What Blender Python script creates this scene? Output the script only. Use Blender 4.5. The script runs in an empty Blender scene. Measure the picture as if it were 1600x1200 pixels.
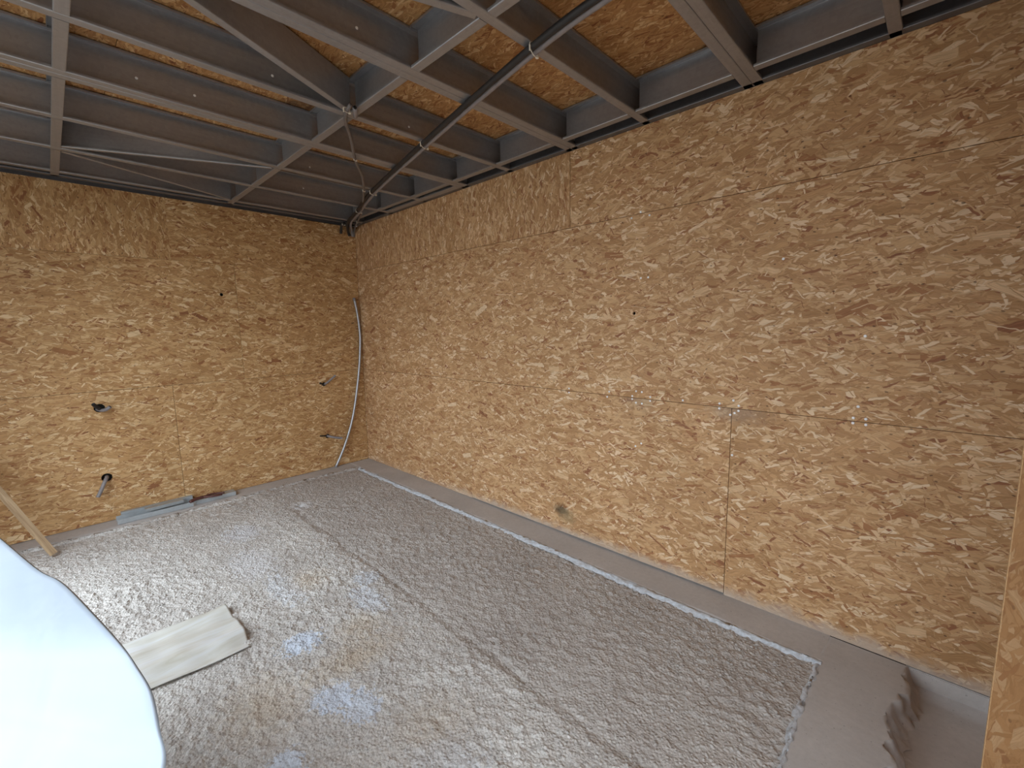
import bpy, bmesh, math, random
import numpy as np
from mathutils import Vector, Matrix
C = bpy.context.scene.collection
SC = bpy.context.scene
random.seed(7)
H = 3.097            # underside of the steel joists

# ------------------------------------------------------------------ camera
cam_d = bpy.data.cameras.new('camera')
cam = bpy.data.objects.new('camera', cam_d); C.objects.link(cam)
r = Vector((0.72079976, 0.69292621, -0.01734844)); u = Vector((-0.07576143, 0.10363832, 0.99172542)); w = Vector((-0.6889905, 0.71352111, -0.12719956))
cam.matrix_world = Matrix(((r.x, u.x, -w.x, 5.6028), (r.y, u.y, -w.y, -2.9119), (r.z, u.z, -w.z, 1.7763), (0, 0, 0, 1)))
cam_d.sensor_width = 36; cam_d.lens = 693.54 / 1600 * 36; cam_d.clip_start = 0.02
SC.camera = cam
# ------------------------------------------------------------------ sky, exposure
wd = bpy.data.worlds.new('overcast_sky'); SC.world = wd; wd.use_nodes = True
nt = wd.node_tree; bg = nt.nodes['Background']
geo = nt.nodes.new('ShaderNodeTexCoord'); sep = nt.nodes.new('ShaderNodeSeparateXYZ'); rmp = nt.nodes.new('ShaderNodeValToRGB')
nt.links.new(geo.outputs['Generated'], sep.inputs[0]); nt.links.new(sep.outputs['Z'], rmp.inputs[0]); nt.links.new(rmp.outputs[0], bg.inputs[0])
rmp.color_ramp.elements[0].color = (0.35, 0.39, 0.43, 1); rmp.color_ramp.elements[0].position = 0.0      # overcast: the zenith
rmp.color_ramp.elements[1].color = (0.86, 0.96, 1.06, 1); rmp.color_ramp.elements[1].position = 1.0       # is ~2.5 times the horizon
bg.inputs[1].default_value = 1.0
SKY = bg
# daylight comes in through the open front of the room: a portal helps the renderer find it
def portal(sx, sy, mw):
    pl = bpy.data.lights.new('doorway_portal', 'AREA'); pl.shape = 'RECTANGLE'; pl.size = sx; pl.size_y = sy; pl.cycles.is_portal = True
    po = bpy.data.objects.new('doorway_portal', pl); C.objects.link(po); po.matrix_world = mw
portal(1.6, 2.3, Matrix(((0, 0, 1, 6.33), (1, 0, 0, -3.03), (0, 1, 0, 1.02), (0, 0, 0, 1))))
portal(4.25, 3.1, Matrix(((-1, 0, 0, 3.08), (0, 0, -1, -3.98), (0, 1, 0, 1.4), (0, 0, 0, 1))))
vs = SC.view_settings; vs.view_transform = 'Standard'; vs.look = 'None'; vs.gamma = 1; vs.use_curve_mapping = False
vs.exposure = 2.9
SC.cycles.max_bounces = 10; SC.cycles.diffuse_bounces = 7; SC.cycles.glossy_bounces = 4
SC.cycles.use_denoising = True
SC.cycles.sample_clamp_indirect = 8

# ------------------------------------------------------------------ node helpers
class NB:
    def __init__(s, name):
        s.m = bpy.data.materials.new(name); s.m.use_nodes = True; s.t = s.m.node_tree
        s.b = s.t.nodes['Principled BSDF']
    def n(s, typ, **kw):
        x = s.t.nodes.new(typ)
        for k, v in kw.items(): setattr(x, k, v)
        return x
    def put(s, sock, v):
        if hasattr(v, 'is_output') or isinstance(v, bpy.types.NodeSocket): s.t.links.new(v, sock)
        elif v is not None: sock.default_value = v
    def math(s, op, a, b=None, c=None, clamp=False):
        x = s.n('ShaderNodeMath', operation=op, use_clamp=clamp)
        s.put(x.inputs[0], a)
        if b is not None: s.put(x.inputs[1], b)
        if c is not None: s.put(x.inputs[2], c)
        return x.outputs[0]
    def vm(s, op, a, b=None, scale=None):
        x = s.n('ShaderNodeVectorMath', operation=op); s.put(x.inputs[0], a)
        if b is not None: s.put(x.inputs[1], b)
        if scale is not None: s.put(x.inputs['Scale'], scale)
        return x.outputs[0]
    def mix(s, f, a, b, mode='MIX'):
        x = s.n('ShaderNodeMix', data_type='RGBA', blend_type=mode)
        s.put(x.inputs[0], f); s.put(x.inputs[6], a); s.put(x.inputs[7], b)
        return x.outputs[2]
    def noise(s, vec, scale, detail=2, rough=0.5, dist=0.0, dim='3D'):
        x = s.n('ShaderNodeTexNoise', noise_dimensions=dim); s.put(x.inputs['Vector'], vec)
        x.inputs['Scale'].default_value = scale; x.inputs['Detail'].default_value = detail
        x.inputs['Roughness'].default_value = rough; x.inputs['Distortion'].default_value = dist
        return x.outputs[0]
    def mr(s, v, a, b, c=0.0, d=1.0, smooth=False):
        x = s.n('ShaderNodeMapRange', clamp=True)
        if smooth: x.interpolation_type = 'SMOOTHSTEP'
        s.put(x.inputs[0], v)
        for i, q in enumerate((a, b, c, d)): x.inputs[i + 1].default_value = q
        return x.outputs[0]
    def ramp(s, f, stops, const=False):
        x = s.n('ShaderNodeValToRGB'); cr = x.color_ramp
        if const: cr.interpolation = 'CONSTANT'
        while len(cr.elements) < len(stops): cr.elements.new(0.5)
        for e, (p, c) in zip(cr.elements, stops): e.position = p; e.color = (*c, 1)
        s.put(x.inputs[0], f); return x.outputs[0]
    def sep(s, v):
        x = s.n('ShaderNodeSeparateXYZ'); s.put(x.inputs[0], v); return x.outputs
    def objco(s): return s.n('ShaderNodeTexCoord').outputs['Object']
    def bump(s, h, strength=0.3, dist=0.01):
        x = s.n('ShaderNodeBump'); s.put(x.inputs['Height'], h)
        x.inputs['Strength'].default_value = strength; x.inputs['Distance'].default_value = dist
        s.t.links.new(x.outputs[0], s.b.inputs['Normal'])
    def col(s, c): s.put(s.b.inputs['Base Color'], c)
    def set(s, rough=None, metal=None, spec=None):
        if rough is not None: s.put(s.b.inputs['Roughness'], rough)
        if metal is not None: s.put(s.b.inputs['Metallic'], metal)
        if spec is not None: s.put(s.b.inputs['Specular IOR Level'], spec)

def lin(r_, g, b):
    f = lambda v: ((v / 255 + 0.055) / 1.055) ** 2.4 if v > 10 else v / 255 / 12.92
    return (f(r_), f(g), f(b))

# OSB: strands are random oriented rectangles, one per Voronoi cell, laid down layer on layer. UVs are metres.
OSB_TONES = [(0.0, lin(178, 138, 88)), (0.16, lin(194, 154, 102)), (0.38, lin(205, 168, 116)), (0.6, lin(185, 145, 96)),
             (0.72, lin(217, 184, 134)), (0.84, lin(165, 118, 74)), (0.91, lin(228, 202, 156)), (0.97, lin(150, 102, 66))]
def make_osb(name, tint=(1, 1, 1), dirt=0, stain=0, soft=0):
    q = NB(name)
    uv0 = q.n('ShaderNodeUVMap').outputs[0]
    wob = q.vm('SCALE', q.vm('SUBTRACT', q.n('ShaderNodeTexNoise', noise_dimensions='2D').outputs[1], (0.5, 0.5, 0.5)), scale=0.012)
    wn = wob.node.inputs[0].links[0].from_node.inputs[0].links[0].from_node
    q.put(wn.inputs['Vector'], uv0); wn.inputs['Scale'].default_value = 26; wn.inputs['Detail'].default_value = 1
    uv = q.vm('ADD', uv0, wob)
    # fine fibrous ground
    g = q.noise(q.vm('MULTIPLY', uv, (28, 150, 1)), 1.0, 3, 0.6, 0.6, '2D')
    colr = q.ramp(g, [(0.3, lin(140, 98, 60)), (0.45, lin(176, 136, 90)), (0.55, lin(196, 156, 106)), (0.7, lin(214, 180, 128))])
    # (cell length, cell width, angle deg, angle spread, half len, half width, share)
    layers = [(.120, .046, 8, 1.0, .075, .019, .95), (.105, .040, -14, 1.4, .070, .014, .9), (.130, .034, 3, .9, .080, .013, .9),
              (.090, .040, 24, 1.8, .055, .013, .8), (.110, .030, -6, 1.0, .060, .010, .8), (.080, .034, 12, 2.4, .046, .009, .75),
              (.075, .022, -20, 1.6, .040, .0055, .7), (.060, .020, 5, 2.8, .032, .0042, .6), (.170, .110, -4, 1.2, .062, .016, .5)]
    layers += [(.100, .030, 10, 2.2, .060, .0022, .7)]
    for i, (Lc, Wc, ang, spread, hl, hw, share) in enumerate(layers):
        Lc, Wc, hl, hw = Lc * 1.15, Wc * 1.15, hl * 1.15, hw * 1.15
        mp = q.n('ShaderNodeMapping'); q.put(mp.inputs[0], uv)
        mp.inputs['Rotation'].default_value = (0, 0, math.radians(ang))
        mp.inputs['Location'].default_value = (3.7 * i + 1.3, 5.1 * i, 0)
        sc_ = q.vm('MULTIPLY', mp.outputs[0], (1 / Lc, 1 / Wc, 1))
        vo = q.n('ShaderNodeTexVoronoi', voronoi_dimensions='2D', feature='F1', distance='EUCLIDEAN')
        q.put(vo.inputs['Vector'], sc_); vo.inputs['Scale'].default_value = 1; vo.inputs['Randomness'].default_value = 1
        d = q.vm('MULTIPLY', q.vm('SUBTRACT', sc_, vo.outputs['Position']), (Lc, Wc, 0))
        rnd = q.n('ShaderNodeSeparateColor'); q.put(rnd.inputs[0], vo.outputs['Color'])
        R1, R2, R3 = rnd.outputs
        rot = q.n('ShaderNodeVectorRotate', rotation_type='Z_AXIS'); q.put(rot.inputs['Vector'], d)
        q.put(rot.inputs['Angle'], q.math('MULTIPLY_ADD', R1, spread, -spread / 2))
        s_ = q.sep(q.vm('ABSOLUTE', rot.outputs[0]))
        k = q.math('MULTIPLY_ADD', R2, 0.8, 0.45)
        sd = q.math('MAXIMUM', q.math('MULTIPLY_ADD', k, -hl, s_[0]), q.math('MULTIPLY_ADD', q.math('FRACT', q.math('MULTIPLY', R3, 7.3)), -hw, q.math('ADD', s_[1], -hw * .3)))
        mask = q.math('MULTIPLY', q.mr(sd, -0.0009, 0.0006, 1, 0), q.math('LESS_THAN', q.math('FRACT', q.math('MULTIPLY', R2, 13.7)), share))
        tone = q.ramp(q.math('FRACT', q.math('MULTIPLY', R3, 3.1)), OSB_TONES, const=True)
        gr = q.noise(q.vm('MULTIPLY', q.vm('ADD', rot.outputs[0], vo.outputs['Position']), (14, 260, 1)), 1.0, 1, 0.6, 0, '2D') if i in (0, 2, 4, 8) else None
        if gr is not None: tone = q.mix(1.0, tone, q.ramp(gr, [(0.3, (.80, .78, .75)), (0.7, (1.1, 1.1, 1.1))]), 'MULTIPLY')
        edge_shade = q.mr(sd, -0.0028, 0.0, 1.0, 0.80)  # strand edges darkened: their small shadow line is put into the colour
        cmb = q.n('ShaderNodeCombineColor'); [q.put(x, edge_shade) for x in cmb.inputs]
        tone = q.mix(1.0, tone, cmb.outputs[0], 'MULTIPLY')
        colr = q.mix(mask, colr, tone)
    # small dark knots and bark chips
    vk = q.n('ShaderNodeTexVoronoi', voronoi_dimensions='2D'); q.put(vk.inputs['Vector'], q.vm('MULTIPLY', uv, (11, 19, 1))); vk.inputs['Scale'].default_value = 1
    rk = q.n('ShaderNodeSeparateColor'); q.put(rk.inputs[0], vk.outputs['Color'])
    km = q.math('MULTIPLY', q.mr(vk.outputs['Distance'], 0.05, 0.09, 1, 0), q.math('GREATER_THAN', rk.outputs[0], 0.72))
    colr = q.mix(q.math('MULTIPLY', km, 0.7), colr, (*lin(74, 48, 32), 1))
    # slow board to board and cloud variation
    cl = q.noise(uv0, 1.3, 3, 0.6, 0, '2D')
    colr = q.mix(1.0, colr, q.ramp(cl, [(0.3, (.93, .915, .89)), (0.7, (1.05, 1.05, 1.05))]), 'MULTIPLY')
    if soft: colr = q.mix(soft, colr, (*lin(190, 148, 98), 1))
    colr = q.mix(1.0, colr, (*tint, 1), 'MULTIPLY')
    P = q.objco(); z = q.sep(P)[2]
    if dirt:
        nn = q.noise(P, 9, 4, 0.65)
        dm = q.math('MULTIPLY', q.mr(q.math('ADD', z, q.math('MULTIPLY', nn, -0.16)), -0.075, 0.02, 1, 0, True), q.mr(q.sep(P)[0], 1.5, 2.4, 0.25, 1.0))
        colr = q.mix(q.math('MULTIPLY', dm, 0.75 * dirt), colr, (*lin(188, 174, 160), 1))
        # the grey mould patch low on the board
        def patch(cx, cz, rx, rz, colour, amt):
            v = q.vm('MULTIPLY', q.vm('SUBTRACT', P, (cx, 0, cz)), (1 / rx, 0, 1 / rz))
            ln = q.n('ShaderNodeVectorMath', operation='LENGTH'); q.put(ln.inputs[0], v)
            dd = q.math('ADD', ln.outputs['Value'], q.math('MULTIPLY_ADD', q.noise(P, 22, 3, 0.7), 1.6, -0.8))
            return q.mix(q.mr(dd, 0.4, 1.15, amt, 0), colr, (*colour, 1))
        colr = patch(3.36, 0.205, 0.085, 0.06, lin(66, 58, 44), 0.85)
        colr = patch(3.42, 0.16, 0.10, 0.07, lin(150, 130, 95), 0.6)
        colr = patch(4.72, 1.24, 0.2, 0.09, lin(160, 138, 118), 0.5)
        colr = patch(4.06, 1.27, 0.14, 0.12, lin(165, 145, 120), 0.4)
    if stain:
        sn = q.noise(P, 1.7, 4, 0.7)
        colr = q.mix(q.mr(sn, 0.60, 0.70, 0, 0.75, True), colr, (*lin(78, 52, 38), 1))
    q.col(colr); q.set(rough=0.62, spec=0.3)
    q.bump(q.noise(q.vm('MULTIPLY', uv, (45, 160, 1)), 1.0, 2, 0.6, 0, '2D'), 0.25, 0.004)
    return q.m

def simple(name, colour, rough=0.5, metal=0.0, nscale=0, namt=0.15, bump=0, bdist=0.003, spec=None):
    q = NB(name)
    c = (*colour, 1)
    if nscale:
        nn = q.noise(q.objco(), nscale, 4, 0.6)
        lo = tuple(v * (1 - namt) for v in colour); hi = tuple(min(1, v * (1 + namt)) for v in colour)
        q.col(q.ramp(nn, [(0.3, lo), (0.7, hi)]))
        if bump: q.bump(nn, bump, bdist)
    else: q.col(c)
    q.set(rough=rough, metal=metal, spec=spec)
    return q.m

def make_steel(name, base=(.37, .37, .38), rough=0.36):
    q = NB(name); P = q.objco()
    str_ = q.noise(q.vm('MULTIPLY', P, (2.0, 60, 60)), 1.0, 3, 0.6)
    sp = q.n('ShaderNodeTexVoronoi'); q.put(sp.inputs['Vector'], P); sp.inputs['Scale'].default_value = 55
    rs = q.n('ShaderNodeSeparateColor'); q.put(rs.inputs[0], sp.outputs['Color'])
    big = q.noise(P, 2.6, 4, 0.65)
    c = q.ramp(q.math('MULTIPLY_ADD', str_, 0.5, q.math('MULTIPLY_ADD', rs.outputs[0], 0.18, q.math('MULTIPLY', big, 0.45))),
               [(0.3, tuple(v * .85 for v in base)), (0.8, tuple(v * 1.12 for v in base))])
    q.col(c); q.set(rough=q.mr(big, 0.3, 0.7, rough - .07, rough + .13), metal=0.62)
    q.bump(str_, 0.05, 0.002)
    return q.m

M = {}
M['osb'] = make_osb('osb_board', tint=(1.02, 1.0, 1.16)); M['osb_dirty'] = make_osb('osb_board_dusty', tint=(1.02, 1.0, 1.16), dirt=1); M['osb_jamb'] = make_osb('osb_board_jamb_shaded', tint=(.66, .60, .60), soft=.5); M['osb_left'] = make_osb('osb_board_warm', tint=(1.0, .98, 1.03)); M['osb_roof'] = make_osb('osb_board_roof', tint=(.92, .80, .74), stain=1)  # jamb copy of the OSB: shade and soft focus put into its colour
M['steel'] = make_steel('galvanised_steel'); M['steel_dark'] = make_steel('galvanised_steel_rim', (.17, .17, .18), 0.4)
M['track'] = make_steel('galvanised_track', (.50, .54, .56), 0.5)
M['black'] = simple('black_plastic', lin(40, 38, 38), 0.55, nscale=20)
M['grey'] = simple('grey_plastic', lin(138, 132, 132), 0.4, nscale=20)
M['thin'] = simple('warm_grey_plastic', lin(108, 101, 98), 0.45, nscale=20)
M['tie'] = simple('white_plastic', lin(228, 222, 206), 0.4)
M['hole'] = simple('bore_shade', lin(28, 26, 24), 0.9)  # dark colour standing in for the shade inside the pipe end
M['foil'] = simple('braided_foil', lin(176, 178, 182), 0.32, 0.75, nscale=160, namt=.4, bump=.6)
M['screw'] = simple('zinc_screw', lin(250, 250, 250), 0.4, 0.0)
M['edge'] = simple('osb_cut_edge', lin(196, 160, 116), 0.7, nscale=90, namt=.3)
M['red'] = simple('red_brown_paint', lin(92, 56, 52), 0.5, nscale=30)
M['insulation'] = simple('dark_membrane', lin(44, 40, 36), 0.9)

def make_batten():
    q = NB('pine_batten'); P = q.objco()
    g = q.noise(q.vm('MULTIPLY', P, (3, 60, 60)), 1.0, 4, 0.6, 1.0)
    q.col(q.ramp(g, [(0.3, lin(150, 122, 92)), (0.6, lin(186, 160, 126)), (0.75, lin(200, 176, 144))])); q.set(rough=0.7); return q.m
M['batten'] = make_batten()

def make_slab(name, smooth=False):
    q = NB(name); P = q.objco()
    n1 = q.noise(P, 2.2, 5, 0.6); n2 = q.noise(P, 34, 4, 0.7)
    v = q.n('ShaderNodeTexVoronoi'); q.put(v.inputs['Vector'], P); v.inputs['Scale'].default_value = 60
    if smooth:
        c = q.ramp(n1, [(0.3, lin(182, 177, 173)), (0.7, lin(200, 195, 191))])
        c = q.mix(q.mr(n2, 0.35, 0.7, 0.0, 0.25), c, (*lin(152, 146, 142), 1))
        sc = q.noise(P, 70, 2, 0.6); c = q.mix(q.mr(sc, 0.68, 0.74, 0, .5), c, (*lin(110, 102, 98), 1))
        q.col(c); q.set(rough=0.85); q.bump(n2, 0.2, 0.004); return q.m
    c = q.ramp(n1, [(0.28, lin(190, 184, 178)), (0.5, lin(205, 200, 194)), (0.72, lin(218, 214, 208))])
    # gravel grains poking out of the paste
    rs = q.n('ShaderNodeSeparateColor'); q.put(rs.inputs[0], v.outputs['Color'])
    c = q.mix(q.math('MULTIPLY', q.mr(v.outputs['Distance'], 0.25, 0.45, 1, 0), q.mr(rs.outputs[0], 0.3, 1, 0, .55)), c, (*lin(232, 229, 224), 1))
    c = q.mix(q.mr(n2, 0.52, 0.72, 0, 0.5), c, (*lin(128, 120, 114), 1))
    c = q.mix(q.mr(n2, 0.46, 0.30, 0, 0.35), c, (*lin(226, 220, 210), 1))
    n3 = q.noise(P, 110, 3, 0.7); c = q.mix(q.mr(n3, .56, .68, 0, .6), c, (*lin(120, 112, 108), 1)); c = q.mix(q.mr(n3, .44, .34, 0, .5), c, (*lin(238, 234, 228), 1))
    # browner belt to the right of the pour joint
    sx = q.sep(P)
    c = q.mix(q.math('MULTIPLY', q.mr(q.math('ADD', sx[1], q.math('MULTIPLY_ADD', q.noise(P, 3, 4, .6), .16, -.08)), -1.50, -1.34), 0.5), c, (*lin(176, 167, 160), 1))
    def blob(cx, cy, rx, ry, colour, amt, sharp=(0.75, 1.0)):
        nonlocal c
        vv = q.vm('MULTIPLY', q.vm('SUBTRACT', P, (cx, cy, 0)), (1 / rx, 1 / ry, 0))
        ln = q.n('ShaderNodeVectorMath', operation='LENGTH'); q.put(ln.inputs[0], vv)
        dd = q.math('ADD', ln.outputs['Value'], q.math('MULTIPLY_ADD', q.noise(P, 24, 5, 0.8), 3.6, -1.8))
        c = q.mix(q.mr(dd, *sharp, amt, 0), c, (*colour, 1))
    blue = lin(216, 226, 240); tan = lin(204, 176, 132)
    blob(3.09, -2.08, .10, .12, blue, .9); blob(3.60, -2.13, .11, .11, blue, .85); blob(3.74, -2.06, .12, .09, blue, .7)
    blob(3.80, -2.42, .10, .08, blue, .75); blob(3.0, -1.62, .2, .1, blue, .4); blob(2.75, -1.5, .12, .1, blue, .4)
    blob(1.9, -2.0, .3, .16, lin(222, 222, 224), .5); blob(2.45, -1.95, .25, .1, blue, .3); blob(1.25, -1.9, .2, .16, lin(214, 216, 222), .5)
    blob(3.42, -1.92, .10, .22, tan, .34, (.2, 1.6)); blob(3.2, -1.78, .10, .12, tan, .3, (.2, 1.6)); blob(3.4, -2.38, .2, .15, tan, .3, (.2, 1.6)); blob(2.45, -1.80, .12, .12, tan, .28, (.2, 1.6)); blob(4.1, -1.9, .15, .15, tan, .2, (.2, 1.6))
    blob(1.0, -1.28, .12, .10, lin(214, 214, 216), .6); blob(4.3, -2.0, .2, .2, blue, .2)
    q.col(c); q.set(rough=0.9, spec=.2)
    hh = q.math('ADD', q.math('MULTIPLY', n2, 1.0), q.math('MULTIPLY', q.mr(v.outputs['Distance'], 0, .6, 1, 0), 0.8)); hh = q.math('ADD', hh, q.math('MULTIPLY', n3, .8))
    q.bump(hh, 0.8, 0.009)
    return q.m
M['slab'] = make_slab('rough_slab'); M['strip'] = make_slab('smooth_concrete', True)
def make_bead():
    q = NB('pale_edge_bead'); P = q.objco(); n2 = q.noise(P, 40, 4, 0.75)
    q.col(q.ramp(n2, [(0.35, lin(176, 178, 180)), (0.6, lin(206, 211, 217))])); q.set(rough=0.9); q.bump(n2, 0.6, 0.008); return q.m
M['bead'] = make_bead()
def make_film():
    q = NB('white_polythene_film'); P = q.objco()
    n = q.noise(q.vm('MULTIPLY', P, (3, 3, 1.2)), 1.6, 3, 0.5, 0.6)
    q.col(q.ramp(n, [(0.3, lin(184, 197, 210)), (0.7, lin(192, 203, 214))])); q.set(rough=0.6, spec=.25); q.bump(n, 0.2, 0.03)
    return q.m
M['film'] = make_film()
def make_strip_sheet():
    q = NB('milky_plastic_sheet'); P = q.objco()
    n = q.noise(q.vm('MULTIPLY', P, (14, 2.0, 2)), 1.0, 4, 0.6, 1.0)
    q.col(q.ramp(n, [(0.3, lin(206, 202, 188)), (0.5, lin(224, 223, 216)), (0.7, lin(232, 235, 238))])); q.set(rough=0.3, spec=.5)
    q.put(q.b.inputs['Transmission Weight'], 0.12)
    return q.m
M['sheet'] = make_strip_sheet()
M['ground'] = simple('outdoor_ground', lin(118, 110, 100), 0.9, nscale=3, bump=.3)

# ------------------------------------------------------------------ object helpers
def link_mesh(name, me, mat, parent=None):
    me.materials.append(mat); o = bpy.data.objects.new(name, me); C.objects.link(o)
    if parent: o.parent = parent
    return o
def tag(o, label=None, cat=None, group=None, kind=None):
    if label: o['label'] = label
    if cat: o['category'] = cat
    if group: o['group'] = group
    if kind: o['kind'] = kind
    return o
def empty(name, loc=(0, 0, 0)):
    o = bpy.data.objects.new(name, None); C.objects.link(o); o.location = loc; o.empty_display_size = .1; return o
def pydata(name, vs_, fs, mat, parent=None, smooth=False):
    me = bpy.data.meshes.new(name); me.from_pydata([tuple(v) for v in vs_], [], fs); me.update()
    if smooth: me.polygons.foreach_set('use_smooth', [True] * len(me.polygons))
    return link_mesh(name, me, mat, parent)
def add_box(bm, lo, hi):
    vs_ = [bm.verts.new((x, y, z)) for x in (lo[0], hi[0]) for y in (lo[1], hi[1]) for z in (lo[2], hi[2])]
    for f in ((0, 1, 3, 2), (4, 6, 7, 5), (0, 4, 5, 1), (2, 3, 7, 6), (0, 2, 6, 4), (1, 5, 7, 3)): bm.faces.new([vs_[i] for i in f])
def box(name, lo, hi, mat, parent=None, bevel=0):
    bm = bmesh.new(); add_box(bm, lo, hi)
    if bevel: bmesh.ops.bevel(bm, geom=bm.edges[:], offset=bevel, segments=2, affect='EDGES')
    bmesh.ops.recalc_face_normals(bm, faces=bm.faces)
    me = bpy.data.meshes.new(name); bm.to_mesh(me); bm.free(); return link_mesh(name, me, mat, parent)
def smooth_path(pts, n=10):
    P = [Vector(p) for p in pts]; P = [2 * P[0] - P[1]] + P + [2 * P[-1] - P[-2]]; out = []
    for i in range(1, len(P) - 2):
        for k in range(n):
            t = k / n; a, b, c, d = P[i - 1:i + 3]
            out.append(.5 * ((2 * b) + (c - a) * t + (2 * a - 5 * b + 4 * c - d) * t * t + (3 * b - a - 3 * c + d) * t ** 3))
    out.append(P[-2]); return out
def tube(name, pts, rad, mat, parent=None, seg=12, n=10, rib=0, hollow=0, radii=None):
    path = smooth_path(pts, n) if len(pts) > 2 else [Vector(pts[0]).lerp(Vector(pts[-1]), k / n) for k in range(n + 1)]
    vs_, fs = [], []; prev = None
    for i, p in enumerate(path):
        t = (path[min(i + 1, len(path) - 1)] - path[max(i - 1, 0)]).normalized()
        if prev is None: a = t.orthogonal().normalized()
        else: a = (prev - t * prev.dot(t)).normalized()
        prev = a; b = t.cross(a)
        rr = rad * (1 + (rib if i % 2 else 0))
        for k in range(seg):
            th = 2 * math.pi * k / seg; vs_.append(p + a * rr * math.cos(th) + b * rr * math.sin(th))
    m = len(path)
    for i in range(m - 1):
        for k in range(seg):
            fs.append((i * seg + k, i * seg + (k + 1) % seg, (i + 1) * seg + (k + 1) % seg, (i + 1) * seg + k))
    if hollow:
        for end, s in ((0, 1), (m - 1, -1)):
            base = len(vs_); t = (path[1] - path[0]).normalized() if end == 0 else (path[-2] - path[-1]).normalized()
            ring = [vs_[end * seg + k] for k in range(seg)]; c = path[end]
            vs_ += [c + (v - c) * .78 for v in ring]; vs_ += [c + (v - c) * .78 + t * rad * 3 for v in ring]
            for k in range(seg):
                k2 = (k + 1) % seg
                q1 = (end * seg + k, base + k, base + k2, end * seg + k2); q2 = (base + k, base + seg + k, base + seg + k2, base + k2)
                fs.append(q1 if s < 0 else q1[::-1]); fs.append(q2 if s < 0 else q2[::-1])
            fs.append(tuple(range(base + seg, base + 2 * seg)))
    else:
        fs.append(tuple(range(seg))[::-1]); fs.append(tuple(range((m - 1) * seg, m * seg)))
    return pydata(name, vs_, fs, mat, parent, True)

# board with optional round holes: axes (origin, U, V, N); UVs in metres, offset per board
def board(name, org, U, V, N, u0, u1, v0, v1, th, mat, parent, holes=(), grain='u', gap=0.0016, seed=None):
    cu = bpy.data.curves.new('b', 'CURVE'); cu.dimensions = '2D'; cu.fill_mode = 'BOTH'; cu.extrude = th / 2
    def spl(pp):
        s = cu.splines.new('POLY'); s.points.add(len(pp) - 1); s.use_cyclic_u = True
        for q_, p in zip(s.points, pp): q_.co = (p[0], p[1], 0, 1)
    spl([(u0 + gap, v0 + gap), (u1 - gap, v0 + gap), (u1 - gap, v1 - gap), (u0 + gap, v1 - gap)])
    for hx, hy, hr in holes:
        spl([(hx + hr * (1 + .05 * math.sin(3 * k)) * math.cos(k * math.tau / 20), hy + hr * math.sin(k * math.tau / 20)) for k in range(20)])
    t = bpy.data.objects.new('b', cu); me = bpy.data.meshes.new_from_object(t)
    bpy.data.objects.remove(t); bpy.data.curves.remove(cu); me.name = name
    U, V, N, org = Vector(U), Vector(V), Vector(N), Vector(org)
    co = [v.co.copy() for v in me.vertices]
    rs = random.Random(seed if seed is not None else hash((round(u0, 2), round(v0, 2), round(org.x, 2))) % 9999)
    ox, oy = rs.uniform(0, 40), rs.uniform(0, 40)
    uvl = me.uv_layers.new(name='UVMap') if not me.uv_layers else me.uv_layers[0]
    for lp in me.loops:
        c = co[lp.vertex_index]; a, b = (c.x, c.y) if grain == 'u' else (c.y, c.x)
        uvl.data[lp.index].uv = (a + ox, b + oy + c.z)
    for v, c in zip(me.vertices, co): v.co = org + U * c.x + V * c.y + N * (c.z - th / 2)
    bm = bmesh.new(); bm.from_mesh(me); bmesh.ops.recalc_face_normals(bm, faces=bm.faces); bm.to_mesh(me); bm.free()
    for m_ in list(me.materials): me.materials.pop()
    while me.materials: me.materials.pop()
    return link_mesh(name, me, mat, parent)

# ------------------------------------------------------------------ right wall (y = 0)
T = 0.015
wr = tag(box('wall_right', (-0.02, 0.045, -0.3), (7.0, 0.10, 3.42), M['insulation']), kind='structure')
RW = dict(org=(0, 0, 0), U=(1, 0, 0), V=(0, 0, 1), N=(0, -1, 0), th=T)
def rw(u0, u1, v0, v1, mat='osb', grain='u', holes=(), proud=0.0, seed=1):
    k = dict(RW); k['org'] = (0, -proud, 0)
    return board('wall_panel', u0=u0, u1=u1, v0=v0, v1=v1, mat=M[mat], parent=wr, holes=holes, grain=grain, seed=seed, **k)
p_low = [rw(0.0, 2.19, 0.004, 1.25, 'osb_dirty', seed=11), rw(2.19, 4.695, 0.012, 1.25, 'osb_dirty', seed=12, proud=.001), rw(4.695, 7.0, 0.0, 1.25, 'osb_dirty', seed=13)]
p_mid = [rw(0.0, 1.755, 1.25, 2.535, seed=14), rw(1.755, 4.26, 1.25, 2.535, 'osb', seed=15, holes=((4.012, 1.858, .012),), proud=.0008), rw(4.2571, 7.0, 1.25, 2.535, seed=16)]
p_top = [rw(0.0, 2.195, 2.535, H + .004, grain='v', seed=17), rw(2.195, 3.452, 2.535, H + .004, grain='v', seed=18, proud=.0008), rw(3.452, 7.0, 2.535, H + .004, seed=19)]
scr = [(3.817, 1.277), (3.80, 1.236), (4.01, 1.262), (4.04, 1.300), (4.085, 1.298), (4.01, 1.240), (4.041, 1.216), (4.087, 1.214), (4.15, 1.268), (4.15, 1.240),
       (4.384, 1.268), (4.62, 1.272), (4.62, 1.240), (4.702, 1.300), (4.734, 1.270), (4.734, 1.238), (4.712, 1.222), (4.687, 1.208), (4.043, .892), (4.088, .92),
       (4.709, .952), (5.321, 1.699), (5.316, 1.330), (5.30, 1.268), (5.30, 1.240), (5.352, 1.268), (5.354, 1.238), (3.981, 2.516), (4.115, 2.512), (4.06, 2.10), (4.115, 2.10), (4.93, 2.13), (4.05, 2.545), (3.44, 1.27), (3.44, 1.236)]
scr_me = None
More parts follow.
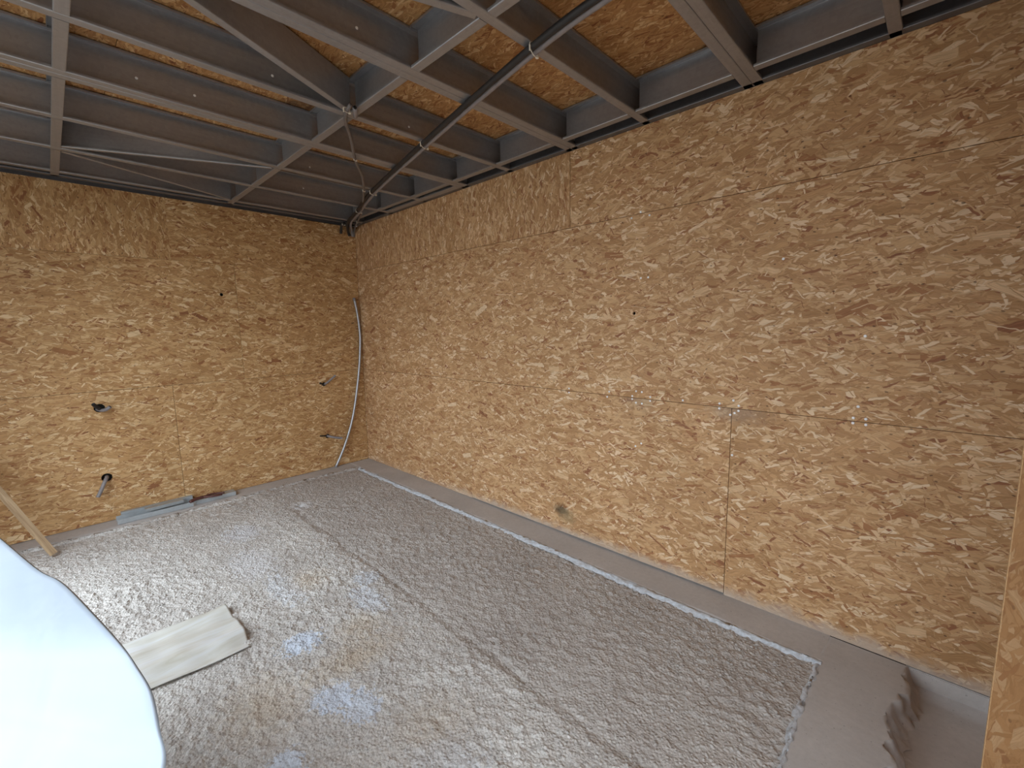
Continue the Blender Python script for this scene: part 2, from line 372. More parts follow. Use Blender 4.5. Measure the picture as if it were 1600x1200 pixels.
for (x, z) in scr:
    par = p_low if z < 1.25 else (p_mid if z < 2.535 else p_top); edges = {0: (2.19, 4.695), 1: (1.755, 4.26), 2: (2.195, 3.452)}[0 if z < 1.25 else (1 if z < 2.535 else 2)]
    pp = par[0] if x < edges[0] else (par[1] if x < edges[1] else par[2])
    if scr_me is None:
        bm = bmesh.new(); bmesh.ops.create_cone(bm, cap_ends=True, segments=12, radius1=.0075, radius2=.0055, depth=.003)
        bmesh.ops.rotate(bm, verts=bm.verts, cent=(0, 0, 0), matrix=Matrix.Rotation(math.pi / 2, 3, 'X')); scr_me = bpy.data.meshes.new('screw'); bm.to_mesh(scr_me); bm.free(); scr_me.materials.append(M['screw'])
    o = bpy.data.objects.new('screw', scr_me); C.objects.link(o); o.location = (x, -.0023, z); o.parent = pp

# ------------------------------------------------------------------ left wall (x = 0)
wl = tag(box('wall_left', (-0.12, -3.95, -0.3), (-0.055, 0.05, 3.42), M['insulation']), kind='structure')
def lw(y0, y1, v0, v1, mat='osb_left', holes=(), proud=0.0, seed=1, grain='u', gap=.0015):
    # U runs along -y so the board coordinate is distance from the corner
    return board('wall_panel', (proud, 0, 0), (0, -1, 0), (0, 0, 1), (1, 0, 0), y0, y1, v0, v1, T, M[mat], wl, holes, grain, seed=seed, gap=gap)
h_ul, h_ll, h_ur, h_lr = (2.648, 1.094, .040), (2.662, .428, .040), (.545, 1.098, .026), (.545, .425, .028)
lw(0.0, 2.085, 0.003, 1.25, holes=(h_ur, h_lr), seed=21); lw(2.085, 3.85, 0.003, 1.25, holes=(h_ul, h_ll), seed=22, proud=.001)
lw(0.0, 1.43, 1.25, 2.50, seed=24); lw(1.43, 3.85, 1.25, 2.50, seed=25, holes=((1.573, 2.176, .017),), proud=.0008)
lw(0.0, .72, 2.50, H - .005, seed=27, gap=.0004); lw(.72, 1.98, 2.50, H + .004, seed=28, gap=.0004); lw(1.98, 3.85, 2.50, H + .004, seed=29, grain='v', gap=.0004)
# side and front walls out of frame, openings sized to steer the daylight
ws = tag(box('wall_side', (-0.12, -3.95, -0.3), (1.0, -3.865, 3.42), M['insulation']), kind='structure')
board('wall_panel', (0, -3.85, 0), (1, 0, 0), (0, 0, 1), (0, 1, 0), 0, 1.0, 0.0, 1.25, T, M['osb'], ws, seed=31)
board('wall_panel', (0, -3.85, 0), (1, 0, 0), (0, 0, 1), (0, 1, 0), 0, 1.0, 1.25, H, T, M['osb'], ws, seed=35)
box('sheathing', (1.0, -3.95, 3.0), (6.32, -3.865, 3.42), M['insulation'], ws)
box('sheathing', (5.15, -3.95, -.3), (6.32, -3.865, 3.0), M['insulation'], ws)
board('wall_panel', (0, -3.85, 0), (1, 0, 0), (0, 0, 1), (0, 1, 0), 5.15, 6.25, -.1, H, T, M['osb'], ws, seed=36)
wf = tag(box('wall_front', (6.265, -2.25, -0.3), (6.32, 0.05, 3.42), M['insulation']), kind='structure')
box('sheathing', (6.265, -3.95, 2.1), (6.32, -2.25, 3.42), M['insulation'], wf)
board('wall_panel', (6.25, 0, 0), (0, -1, 0), (0, 0, 1), (-1, 0, 0), 0.0, 2.25, -0.1, H, T, M['osb'], wf, seed=41)
board('wall_panel', (6.25, 0, 0), (0, -1, 0), (0, 0, 1), (-1, 0, 0), 2.25, 3.85, 2.1, H, T, M['osb'], wf, seed=42)
# the free board at the right edge of the picture: jamb lining standing out into the room
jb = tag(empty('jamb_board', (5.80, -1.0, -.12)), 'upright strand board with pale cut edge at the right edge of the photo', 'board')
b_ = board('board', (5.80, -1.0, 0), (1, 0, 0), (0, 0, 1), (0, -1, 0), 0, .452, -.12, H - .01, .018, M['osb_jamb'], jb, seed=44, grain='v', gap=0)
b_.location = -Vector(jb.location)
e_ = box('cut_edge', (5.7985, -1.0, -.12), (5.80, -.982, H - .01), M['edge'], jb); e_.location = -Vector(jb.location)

# ------------------------------------------------------------------ roof boards and steel frame
ce = tag(box('ceiling', (-0.12, -3.95, 3.335), (6.32, 0.10, 3.40), M['insulation']), kind='structure')
xs = [-.05, 1.0, 3.50, 4.75, 6.3]; ys = [(0, 1.25), (1.25, 2.5), (2.5, 3.85)]
for j, (a, b) in enumerate(ys):
    cuts = [-.05, 2.22, 4.74, 6.26] if j % 2 == 0 else [-.05, .97, 3.49, 6.26]
    for i in range(len(cuts) - 1):
        board('roof_panel', (0, 0, 3.302), (1, 0, 0), (0, -1, 0), (0, 0, -1), cuts[i], cuts[i + 1], a, b, T, M['osb_roof'], ce, seed=60 + 5 * j + i)

D, FL, LP, TH = 0.20, 0.052, 0.014, 0.0025
def channel(name, p0, p1, mat, parent, flip=1, lip=True, depth=D, fl=FL, z0=H):
    """C section from p0 to p1 (xy of the web), open to the left of the run when flip=1."""
    p0, p1 = Vector((*p0, 0)), Vector((*p1, 0)); L = (p1 - p0).length; X = (p1 - p0).normalized(); Y = Vector((-X.y, X.x, 0)) * flip
    R = .004
    prof = [(fl, LP), (fl, R), (fl - R * .3, R * .3), (fl - R, 0), (R, 0), (R * .3, R * .3), (0, R), (0, depth - R), (R * .3, depth - R * .3), (R, depth), (fl - R, depth), (fl - R * .3, depth - R * .3), (fl, depth - R), (fl, depth - LP)]
    if not lip: prof = prof[3:11]; prof[0] = (fl, 0); prof[-1] = (fl, depth)
    inner = []
    for i, (a, b) in enumerate(prof):       # inset along averaged normals
        pa = Vector(prof[max(i - 1, 0)]); pb = Vector(prof[min(i + 1, len(prof) - 1)]); t = (pb - pa).normalized(); n = Vector((t.y, -t.x)); inner.append((a + n.x * TH, b + n.y * TH))
    loop = prof + inner[::-1]; n = len(loop)
    # local mesh coordinates: x along the run, so the streaks of the steel follow it
    vs_ = [(0 if e == 0 else L, a * flip, b) for e in (0, 1) for a, b in loop]
    fs = [(k, (k + 1) % n, n + (k + 1) % n, n + k) for k in range(n)]
    m_ = len(prof)
    for e in (0, 1):
        for k in range(m_ - 1): fs.append(tuple(e * n + q for q in (k, k + 1, n - 2 - k, n - 1 - k)))
    me = bpy.data.meshes.new(name); me.from_pydata(vs_, [], fs)
    bm = bmesh.new(); bm.from_mesh(me); bmesh.ops.recalc_face_normals(bm, faces=bm.faces); bm.to_mesh(me); bm.free()
    o = link_mesh(name, me, mat, parent); o.location = (p0.x, p0.y, z0); o.rotation_euler = (0, 0, math.atan2(X.y, X.x)); return o
fr = tag(empty('ceiling_frame', (0, 0, 0)), 'grid of galvanised steel joists, blocking and diagonal braces under the roof boards', 'frame')
SJ = [.262, .915, 1.572, 2.815, 4.065, 5.318]; DJ = [2.252, 3.494, 4.738, 5.98]
Y0, Y1 = -3.80, -0.003
for x in SJ: channel('joist', (x, Y0), (x, Y1), M['steel'], fr, flip=-1)
for x in DJ:
    channel('joist', (x, Y0), (x, Y1), M['steel'], fr, flip=-1)
    channel('joist', (x - .001, Y0), (x - .001, Y1), M['steel'], fr, flip=1)
# rims along both walls
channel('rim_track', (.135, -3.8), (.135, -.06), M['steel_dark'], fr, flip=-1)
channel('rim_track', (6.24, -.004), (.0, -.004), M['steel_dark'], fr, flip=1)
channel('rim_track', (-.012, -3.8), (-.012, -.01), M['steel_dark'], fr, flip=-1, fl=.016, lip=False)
# blocking rows: bays between joists
J = sorted([(x, x + FL) for x in SJ] + [(x - FL, x + FL) for x in DJ])
bays = [(J[i][1], J[i + 1][0]) for i in range(len(J) - 1)] 
def bay_webs(i):   # run from the back of the left joist (its open side) to the web of the right joist
    lo = J[i][1] - FL + TH; hi = J[i + 1][0]; 
    return lo + .001, hi - .001
for i in range(len(bays)):
    lo, hi = bay_webs(i)
    lo2 = bays[i][0] + .001
    channel('blocking', (hi, -.170), (lo2, -.170), M['steel'], fr, flip=1)
    if i in (1, 2): channel('blocking', (hi, -.048), (lo2, -.048), M['steel'], fr, flip=1, fl=.065)
    for yy in (-1.432, -2.708, -3.72): channel('blocking', (hi, yy), (lo2, yy), M['steel'], fr, flip=1)
for yy in (-1.432, -2.708): channel('blocking', (.262, yy), (.145, yy), M['steel'], fr, flip=1)
# diagonal braces
def brace(a, b, flip, fl=.042): channel('brace', a, b, M['steel'], fr, flip=flip, fl=fl, z0=H + .0032, depth=D - .008)
brace((2.905, -1.49), (3.50, -2.70), -1); brace((4.040, -1.49), (3.60, -2.70), 1)
brace((1.52, -1.49), (.975, -2.70), 1, .03); brace((.335, -1.49), (.89, -2.70), -1, .03)
# rivets and marks on the joists
for (x, y, z) in ((2.255, -2.15, 3.19), (2.255, -2.42, 3.19), (3.50, -.95, 3.17), (3.50, -1.75, 3.19), (2.82, -1.02, 3.17), (2.82, -1.9, 3.18), (1.575, -1.2, 3.17), (.92, -1.0, 3.18)):
    o = bpy.data.objects.new('rivet', scr_me); C.objects.link(o); o.location = (x + .004, y, z); o.rotation_euler = (0, 0, math.pi / 2); o.parent = fr

# ------------------------------------------------------------------ floor
def vnoise(X, Y, s, seed):
    rg = np.random.default_rng(seed); G = rg.random((256, 256)); x = X / s + 77.3; y = Y / s + 91.7
    xi, yi = np.floor(x).astype(int), np.floor(y).astype(int); fx, fy = x - xi, y - yi; fx = fx * fx * (3 - 2 * fx); fy = fy * fy * (3 - 2 * fy)
    g = lambda a, b: G[a % 256, b % 256]
    return (g(xi, yi) * (1 - fx) + g(xi + 1, yi) * fx) * (1 - fy) + (g(xi, yi + 1) * (1 - fx) + g(xi + 1, yi + 1) * fx) * fy
def grid_mesh(name, xs_, ys_, zf, mat, parent=None, smooth=True):
    X, Y = np.meshgrid(xs_, ys_, indexing='ij'); XX, YY, ZZ = zf(X, Y); nx, ny = X.shape
    me = bpy.data.meshes.new(name); me.vertices.add(nx * ny); me.vertices.foreach_set('co', np.stack([XX, YY, ZZ], -1).reshape(-1).astype(np.float32))
    i = np.arange(nx - 1)[:, None] * ny + np.arange(ny - 1)[None, :]; q_ = np.stack([i, i + ny, i + ny + 1, i + 1], -1).reshape(-1)
    nf = (nx - 1) * (ny - 1); me.loops.add(nf * 4); me.loops.foreach_set('vertex_index', q_.astype(np.int32))
    me.polygons.add(nf); me.polygons.foreach_set('loop_start', (np.arange(nf) * 4).astype(np.int32)); me.update(calc_edges=True); me.validate()
    if smooth: me.polygons.foreach_set('use_smooth', [True] * nf)
    return link_mesh(name, me, mat, parent)
def slab_z(X, Y):
    n = np.clip(vnoise(X, Y, .019, 1) - .35, 0, 1) * .017 + (vnoise(X, Y, .034, 2) - .5) * .0075 + (vnoise(X, Y, .11, 3) - .5) * .006 - .003 + (vnoise(X, Y, .6, 4) - .5) * .012
    rough = .55 + .75 * vnoise(X, Y, .45, 5)
    jy = -1.40 + (vnoise(X, Y * 0, .25, 6) - .5) * .05 + .02 * np.sin(X * 1.1)
    step = np.clip((jy - Y) / .04, 0, 1) * .009                       # pour joint: near half stands a little proud
    groove = np.exp(-((Y - jy - .012) / .016) ** 2) * -.009 * (X > .9) * np.clip(vnoise(X, Y * 0, .22, 7) * 1.8 - .5, 0, 1)
    Z = -.010 + n * rough + np.where(X > .9, step + groove, 0)
    pit = np.exp(-(((X - .97) / .035) ** 2 + ((Y + 1.29) / .03) ** 2)) * -.03
    return X, Y, Z + pit
fl_ = tag(grid_mesh('floor', np.arange(.02, 5.32, .010), np.arange(-3.86, -.24, .010), slab_z, M['slab']), kind='structure')
# smooth trowelled beams around the slab
def strip_top(amp, base, seed, edge=None):
    def f(X, Y):
        return X, Y, base + (vnoise(X, Y, .3, seed) - .5) * amp * 2 + (vnoise(X, Y, .05, seed + 1) - .5) * amp * .5
    return f
def rs_f(X, Y):
    X, Y, Z = strip_top(.003, .001, 10)(X, Y); inner = Y < -.262
    Z = np.where(Y < -.275, -.035, Z); return X, Y + (vnoise(X, X * 0, .12, 12) - .5) * .012 * (Y < -.2), Z
grid_mesh('concrete_strip', np.arange(0, 5.28, .025), np.array([-.285, -.27, -.255, -.2, -.15, -.1, -.05, 0.0, .04]), rs_f, M['strip'], fl_)
def ls_f(X, Y):
    wv = (vnoise(X * 0, Y, .09, 22) - .5) * .05
    Z = .000 + (vnoise(X, Y, .3, 20) - .5) * .004; Z = np.where(X > .26, -.03, Z)
    return X + wv * (X > .15), Y, Z
grid_mesh('concrete_strip', np.array([-.05, 0, .05, .1, .15, .2, .24, .28]), np.arange(-3.86, -.25, .02), ls_f, M['strip'], fl_)
def fs_f(X, Y):
    ed = (vnoise(X * 0, Y, .13, 31) - .5) * .07 + (vnoise(X * 0, Y, .035, 32) - .5) * .03 + .03 * (Y > -.25)
    Z = .001 + (vnoise(X, Y, .25, 30) - .5) * .005
    out = X > 5.57; drop = np.clip((X - 5.57) / .06, 0, 1)
    Z = np.where(out, Z - .115 * drop ** .7 + (vnoise(X, Y, .02, 33) - .5) * .012, Z)
    Z = np.where(X < 5.268, -.035, Z)
    return X + ed * np.clip((X - 5.45) / .12, 0, 1) + (vnoise(X, Y, .03, 37) - .5) * .035 * (X > 5.56) + (vnoise(X * 0, Y, .12, 34) - .5) * .012 * (X < 5.3), Y, Z
grid_mesh('concrete_strip', np.concatenate([[5.255, 5.268, 5.285], np.arange(5.31, 5.55, .03), np.arange(5.56, 5.66, .008)]), np.arange(-3.86, .01, .015), fs_f, M['strip'], fl_)
grid_mesh('lower_slab', np.arange(5.6, 8.0, .04), np.arange(-3.86, .04, .03), lambda X, Y: (X, Y, -.112 + (vnoise(X, Y, .12, 40) - .5) * .008 + (vnoise(X, Y, .5, 41) - .5) * .01 + .03 * np.exp(-((Y - .0) / .03) ** 2)), M['strip'], fl_)
box('concrete_upstand', (5.6, -.004, -.15), (7.0, .04, -.004), M['strip'], fl_, .004)
# pale rough bead between slab and beams
def bead(along, a0, a1, c, wd_, ht, seed, taper=True):
    t = np.arange(a0, a1, .01); s = np.linspace(-1, 1, 9)
    def f(Tt, S):
        wv = wd_ * (.65 + .8 * vnoise(Tt, Tt * 0, .16, seed)) * (1 if not taper else 1)
        ctr = c + (vnoise(Tt, Tt * 0, .5, seed + 1) - .5) * .02
        off = S * wv + (vnoise(Tt, S * 3, .03, seed + 2) - .5) * .022
        Z = -.012 + (1 - S ** 2) * (ht + .012) * (.7 + .5 * vnoise(Tt, S * 5, .035, seed + 3)) 
        return (Tt, ctr + off, Z) if along == 'x' else (ctr + off, Tt, Z)
    return grid_mesh('edge_bead', t, s, f, M['bead'], fl_)
bead('x', .30, 5.29, -.289, .030, .008, 50); bead('y', -3.8, -.27, 5.266, .018, .005, 60)
# low stony crust along the left beam
def crust(T_, S):
    off = S * .03 + (vnoise(T_, S * 3, .03, 71) - .5) * .03
    return .275 + off + .03 * np.sin(T_ * 2), T_, -.02 + (1 - S ** 2) * .03 * (.4 + vnoise(T_, S * 4, .03, 72))
grid_mesh('edge_crust', np.arange(-3.3, -.30, .012), np.linspace(-1, 1, 7), crust, M['slab'], fl_)
tag(pydata('ground', [(-30, -60, -.16), (60, -60, -.16), (60, 30, -.16), (-30, 30, -.16)], [(0, 1, 2, 3)], M['ground']), kind='structure')

# loose pebbles and crumbs on the slab
bm = bmesh.new(); bmesh.ops.create_icosphere(bm, subdivisions=1, radius=1)
IV = np.array([v.co[:] for v in bm.verts]); IF = np.array([[v.index for v in f.verts] for f in bm.faces]); bm.free()
rgn = np.random.default_rng(5); NPB = 15000
px = rgn.uniform(.36, 5.22, NPB); py = -.33 - rgn.random(NPB) ** 1.1 * 2.75
keep = ~((px > 2.25) & (py < -2.22)) & (vnoise(px, py, .35, 90) * .7 + rgn.random(NPB) * .6 > .5); px, py = px[keep], py[keep]; n_p = len(px)
_, _, pz = slab_z(px, py); sz = rgn.uniform(.0025, .0075, n_p) * rgn.uniform(.6, 1.25, n_p); an = rgn.uniform(0, 6.28, n_p); el = rgn.uniform(1, 1.6, n_p)
lx = IV[None, :, 0] * (sz * el)[:, None]; ly = IV[None, :, 1] * sz[:, None]; lz = IV[None, :, 2] * (sz * .75)[:, None]
ca, sa = np.cos(an)[:, None], np.sin(an)[:, None]
VV = np.stack([px[:, None] + lx * ca - ly * sa, py[:, None] + lx * sa + ly * ca, pz[:, None] + sz[:, None] * .15 + lz], -1).reshape(-1, 3)
FF = (IF[None] + (np.arange(n_p) * len(IV))[:, None, None]).reshape(-1, 3)
me = bpy.data.meshes.new('gravel'); me.vertices.add(len(VV)); me.vertices.foreach_set('co', VV.reshape(-1).astype(np.float32))
me.loops.add(FF.size); me.loops.foreach_set('vertex_index', FF.reshape(-1).astype(np.int32)); me.polygons.add(len(FF)); me.polygons.foreach_set('loop_start', (np.arange(len(FF)) * 3).astype(np.int32)); me.update(calc_edges=True); me.validate()
tag(link_mesh('gravel', me, M['slab']), 'loose pale gravel crumbs scattered over the rough concrete floor', 'gravel', kind='stuff')

# ------------------------------------------------------------------ conduits under the ceiling
def offs(pts, d):   # shift a path sideways in plan
    P_ = [Vector(p) for p in pts]; out = []
    for i, p in enumerate(P_):
        t = P_[min(i + 1, len(P_) - 1)] - P_[max(i - 1, 0)]; n = Vector((-t.y, t.x, 0)).normalized(); out.append(p + n * d)
    return out
zc = 3.078
main = [(.10, -.16, 2.99), (.13, -.17, 3.045), (.30, -.22, zc), (.85, -.385, zc), (1.577, -.611, zc), (2.839, -.908, zc), (4.138, -1.183, zc), (4.75, -1.255, zc), (5.7, -1.40, zc)]
kb = tag(empty('black_conduit'), 'black plastic conduit running under the joists from the corner', 'pipe')
kg = tag(empty('grey_conduit'), 'grey plastic conduit tied alongside the black one under the joists', 'pipe')
tube('pipe', [(.012, -.085, 2.975), (.03, -.11, 3.03)] + [tuple(v) for v in offs(main[2:], -.017)], .017, M['black'], kb, n=14)
tube('pipe', [(.012, -.045, 2.975), (.05, -.07, 3.04)] + [tuple(v) for v in offs(main[2:], .018)], .015, M['grey'], kg, n=14)
thin = [(3.012, -1.545, 3.082), (2.95, -1.54, 3.066), (2.813, -1.481, 3.068), (2.613, -1.348, 3.07), (2.255, -1.135, 3.072), (1.885, -.878, 3.074), (1.36, -.596, 3.074), (.80, -.33, 3.074), (.40, -.17, 3.072), (.08, -.05, 3.05), (.012, -.025, 2.975)]
kt = tag(empty('thin_conduit'), 'thin grey conduit curving under the joists from an open end to the corner', 'pipe')
tube('pipe', thin, .011, M['thin'], kt, n=10)
st_ = tag(empty('conduit_end'), 'short open pipe end sticking out beside the diagonal brace', 'pipe')
tube('pipe', [(3.005, -1.515, 3.078), (2.90, -1.458, 3.082)], .015, M['grey'], st_, n=4)
tube('bore_shade_plug', [(3.0062, -1.5157, 3.078), (2.99, -1.507, 3.0786)], .0105, M['hole'], st_, n=2)  # solid dark plug painted as the shaded bore of the pipe
kc = tag(empty('corner_conduit'), 'short dark conduit bending down the left wall just left of the corner', 'pipe')
tube('pipe', [(.20, -.24, 3.08), (.10, -.225, 3.07), (.035, -.205, 3.03), (.016, -.20, 2.99)], .016, M['black'], kc, n=8)
def tie(p, ang, rr, parent):
    bm = bmesh.new(); X = Vector((math.cos(ang), math.sin(ang), 0)); Nn = Vector((-X.y, X.x, 0)); seg = 16
    def ring(th): return Vector(p) + Nn * rr * math.cos(th) + Vector((0, 0, 1)) * rr * .62 * math.sin(th)
    vv = []
    for k in range(seg):
        c0 = ring(k * math.tau / seg); o_ = (c0 - Vector(p)) * .12
        vv.append([bm.verts.new(c0 + X * s + o_ * e) for s in (-.002, .002) for e in (0, 1)])
    for k in range(seg):
        a, b = vv[k], vv[(k + 1) % seg]
        for i, j in ((0, 1), (1, 3), (3, 2), (2, 0)): bm.faces.new((a[i], a[j], b[j], b[i]))
    hd = Vector(p) + Nn * rr * .9 + Vector((0, 0, -rr * .45)); add_box(bm, hd - Vector((.006, .006, .005)), hd + Vector((.006, .006, .006)))
    hd2 = Vector(p) - Nn * rr * 1.0 + Vector((0, 0, -rr * .3)); add_box(bm, hd2 - Vector((.003, .003, .012)), hd2 + Vector((.003, .003, .012)))
    bmesh.ops.recalc_face_normals(bm, faces=bm.faces); me_ = bpy.data.meshes.new('cable_tie'); bm.to_mesh(me_); bm.free(); return link_mesh('cable_tie', me_, M['tie'], parent)
for p in ((1.577, -.611), (2.839, -.908), (4.11, -1.178), (.86, -.388)): tie((*p, zc), .25, .040, kb)
for p in ((2.27, -1.145), (1.60, -.72), (.40, -.17)): tie((*p, 3.073), .6, .018, kt)
tie((2.96, -1.545, 3.07), .2, .022, kt); tie((.17, -.235, 3.075), .3, .020, kc)

# ------------------------------------------------------------------ conduit stubs in the left wall
def stub(lab, pipes):
    s = tag(empty('conduit_stub'), lab, 'pipe', 'conduit stubs in the left wall')
    for pts, rad, mat in pipes: tube('pipe', pts, rad, M[mat], s, n=7, rib=.10, hollow=1)
    return s
def Lp(d, y, z): return (d, -y, z)
stub('two conduit ends poking from the upper left hole, one black and one grey', [
    ([Lp(-.035, 2.640, 1.075), Lp(.02, 2.648, 1.09), Lp(.06, 2.668, 1.115), Lp(.085, 2.69, 1.145)], .0145, 'black'),
    ([Lp(-.035, 2.665, 1.08), Lp(.02, 2.64, 1.075), Lp(.055, 2.61, 1.08), Lp(.07, 2.575, 1.105)], .0145, 'grey')])
stub('grey conduit drooping from the lower left hole toward the floor', [
    ([Lp(-.035, 2.66, .43), Lp(.02, 2.665, .43), Lp(.055, 2.685, .40), Lp(.065, 2.715, .335), Lp(.07, 2.745, .275)], .0150, 'grey')])
stub('conduit pointing up to the right from the upper hole near the corner', [
    ([Lp(-.035, .56, 1.09), Lp(.02, .545, 1.10), Lp(.05, .51, 1.13), Lp(.07, .46, 1.175), Lp(.08, .425, 1.205)], .0120, 'grey'),
    ([Lp(-.035, .54, 1.09), Lp(.03, .57, 1.10), Lp(.06, .62, 1.125)], .0105, 'black')])
stub('conduit pointing right and down from the lower hole near the corner', [
    ([Lp(-.035, .56, .43), Lp(.03, .54, .425), Lp(.07, .48, .405), Lp(.10, .40, .385)], .0140, 'grey'),
    ([Lp(-.035, .55, .43), Lp(.02, .58, .437), Lp(.05, .66, .455)], .0080, 'black')])

# braided tube standing bent in the corner
rod = [(.030, -.475, .012), (.042, -.365, .228), (.042, -.248, .51), (.040, -.166, .802), (.036, -.083, 1.225), (.035, -.046, 1.523), (.035, -.035, 1.735), (.035, -.055, 1.989), (.034, -.082, 2.155)]
bt = tag(empty('flexible_tube', (.03, -.475, 0)), 'long bent silver braided tube standing against the left wall in the corner', 'tube')
t_ = tube('braided_sleeve', rod, .0150, M['foil'], bt, n=26, rib=.10); t_.location = (-.03, .475, 0)
t_ = tube('end_cap', [(.034, -.081, 2.15), (.034, -.088, 2.19)], .019, M['grey'], bt, n=2); t_.location = (-.03, .475, 0)
t_ = tube('end_cap', [(.031, -.468, .025), (.030, -.480, .003)], .018, M['foil'], bt, n=2); t_.location = (-.03, .475, 0)
tag(tube('nail', [(-.004, -.125, 1.86), (.05, -.125, 1.865)], .004, M['black'], n=2), 'small dark nail behind the braided tube in the left wall', 'nail')

# ------------------------------------------------------------------ offcuts of steel track on the floor by the left wall
def utrack(name, y0, y1, x0, wdt, ht, z, lab, tilt=0, roll=0, opening=1):
    L = abs(y1 - y0); t = .0018; bm = bmesh.new()
    if opening: # legs up
        add_box(bm, (0, 0, 0), (L, wdt, t)); add_box(bm, (0, 0, t), (L, t, ht)); add_box(bm, (0, wdt - t, t), (L, wdt, ht))
    else:
        add_box(bm, (0, 0, ht - t), (L, wdt, ht)); add_box(bm, (0, 0, 0), (L, t, ht - t)); add_box(bm, (0, wdt - t, 0), (L, wdt, ht - t))
    me_ = bpy.data.meshes.new(name); bm.to_mesh(me_); bm.free(); o = link_mesh(name, me_, M['track'])
    o.location = (x0, y0, z); o.rotation_euler = (roll, 0, math.radians(90) + tilt); return tag(o, lab, 'steel profile', 'steel track offcuts by the left wall')
# wide piece on its side, leaning on the wall: web against the wall
utrack('steel_track', -2.64, -2.05, .178, .125, .045, .003, 'longest grey steel track lying open side up along the left wall base', 0.0, 0, 1)
utrack('steel_track', -2.02, -1.66, .150, .10, .040, .003, 'grey steel track offcut furthest right, past the board joint, by the left wall', -.02, 0, 0)
utrack('steel_track', -2.60, -2.03, .044, .040, .070, .003, 'narrow grey steel track pressed against the left wall behind the longest one', .0, 0, 0)
utrack('steel_track', -2.43, -2.12, .150, .060, .030, .0495, 'short pale steel piece lying across the top of the longest track', 0.06, 0, 0)
cp = tag(empty('clamp', (.17, -1.92, .045)), 'small red-brown clamp with two curved handles lying on the steel offcuts', 'clamp')
for nm, pts, rr in (('jaw', [(.03, -.16, .018), (.0, -.10, .022), (-.02, -.04, .02)], .016), ('handle', [(-.02, -.04, .02), (-.05, .03, .02), (-.045, .10, .016), (-.01, .15, .014)], .010), ('handle', [(-.02, -.04, .02), (.03, .02, .022), (.04, .07, .02), (.03, .12, .016)], .011)):
    tube(nm, pts, rr, M['red'], cp, n=6)
# small stub of pallet wood at the left end of the tracks
# ------------------------------------------------------------------ pine batten leaning at the left
A = Vector((.544, -3.06, .0)); B = Vector((.035, -3.74, 1.55)); Lb = (B - A).length
lb = tag(box('wooden_batten', (0, -.024, -.010), (Lb, .024, .010), M['batten'], None, .002), 'pale pine batten leaning on the left wall behind the white plastic film', 'batten')
X = (B - A).normalized(); Zv = (cam.location - (A + B) / 2); Zv = (Zv - X * Zv.dot(X)).normalized(); Zv = (Zv + X.cross(Zv) * .5).normalized(); Yv = Zv.cross(X)
lb.matrix_world = Matrix(((X.x, Yv.x, Zv.x, A.x), (X.y, Yv.y, Zv.y, A.y), (X.z, Yv.z, Zv.z, A.z + .012), (0, 0, 0, 1)))

# ------------------------------------------------------------------ milky plastic strip on the floor
def sheet_f(X_, Y_):
    u_ = (X_ - 2.38) / .53; v_ = (-Y_ - 2.28) / .9
    end = np.exp(-np.maximum(v_, 0) * 7)
    Z = .012 + .006 * np.sin(u_ * 19 + v_ * 2) + .008 * np.sin(u_ * 9 + 1.5 + 3 * v_) + .014 * end * (.5 + .5 * np.sin(u_ * 13 + .6)) + (vnoise(X_, Y_, .09, 81) - .5) * .018 * (0.3 + end)
    edge = np.minimum(u_, 1 - u_); Z = np.where(edge < .03, .008, Z)
    Yo = Y_ + (vnoise(X_, X_ * 0, .12, 83) - .5) * .05 * (v_ < .02) + .02 * np.sin(u_ * 3.1) * (v_ < .3) * (1 - v_ / .3)
    return X_ - .03 * v_ + .01 * np.sin(v_ * 9), Yo, Z + .004
sh = tag(grid_mesh('plastic_strip', np.linspace(2.38, 2.91, 60), np.linspace(-3.05, -2.30, 80), sheet_f, M['sheet']), 'crumpled milky plastic strip lying flat on the rough concrete floor', 'plastic sheet')
md = sh.modifiers.new('thick', 'SOLIDIFY'); md.thickness = .0015

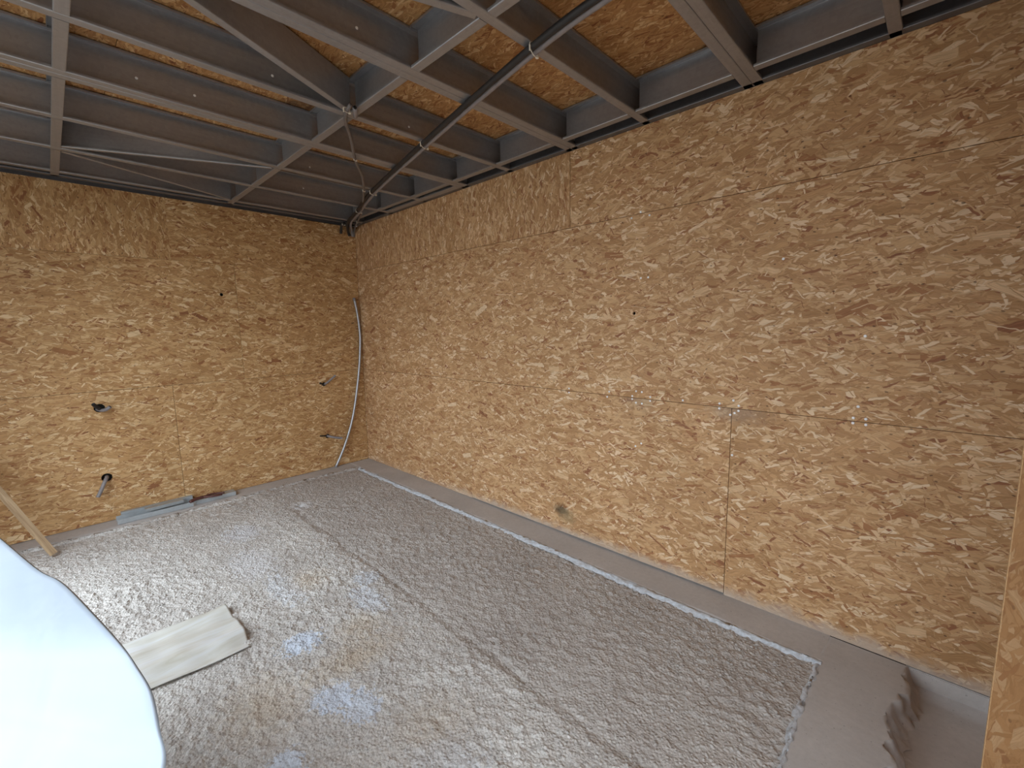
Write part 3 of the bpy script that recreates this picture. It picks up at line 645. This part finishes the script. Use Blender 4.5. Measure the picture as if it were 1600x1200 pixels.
# ------------------------------------------------------------------ heap covered with white film, left foreground
crest = [(3.05, -3.30, 1.22), (3.30, -3.155, 1.19), (3.511, -3.082, 1.15), (3.831, -2.997, 1.13), (3.912, -2.951, 1.10), (4.086, -2.90, 1.06), (4.203, -2.864, 1.02), (4.262, -2.844, .98), (4.326, -2.828, .94), (4.40, -2.828, .89), (4.447, -2.832, .83), (4.53, -2.90, .74)]
back = [(4.58, -3.05, .70), (4.60, -3.25, .76), (4.52, -3.50, .86), (4.25, -3.66, .96), (3.85, -3.70, 1.06), (3.40, -3.70, 1.15), (3.08, -3.66, 1.20), (2.95, -3.50, 1.22)]
loop = smooth_path(crest + back + [crest[0]], 8)[:-1]
cen = Vector((3.85, -3.36, 1.13)); rows = []
n_ = len(loop)
for k, f in enumerate((1.0, .985, .96, .90, .80, .65, .48, .30, .12)):
    rows.append([Vector((cen.x + (p.x - cen.x) * f, cen.y + (p.y - cen.y) * f, p.z + (cen.z - .04 - p.z) * (1 - f) ** 1.3 * .8 - (.004 if k == 0 else 0))) for p in loop])
side = []
for k, dz in enumerate((.006, .03, .10, .25, .5, .75, 1.0)):
    rw_ = []
    for i, p in enumerate(loop):
        a = i / n_ * math.tau; fold = .012 * math.sin(a * 23) * k / 5 + .02 * math.sin(a * 7 + 1) * k / 5
        d_ = Vector((p.x - cen.x, p.y - cen.y, 0)).normalized()
        zz = p.z - (p.z - .004) * dz if dz < 1 else .004
        rw_.append(Vector((p.x, p.y, 0)) + d_ * (fold * min(1, dz * 3) - .05 * dz - .02 * min(1, dz * 25)) + Vector((0, 0, zz)))
    side.append(rw_)
allr = side[::-1] + rows; V_ = [v for rr in allr for v in rr]; F_ = []
for a in range(len(allr) - 1):
    for i in range(n_): F_.append((a * n_ + i, a * n_ + (i + 1) % n_, (a + 1) * n_ + (i + 1) % n_, (a + 1) * n_ + i))
F_.append(tuple((len(allr) - 1) * n_ + i for i in range(n_)))
fo = pydata('plastic_film', V_, F_, M['film'], None, True)
tag(fo, 'large smooth white plastic film draped over a heap in the left foreground', 'plastic film')
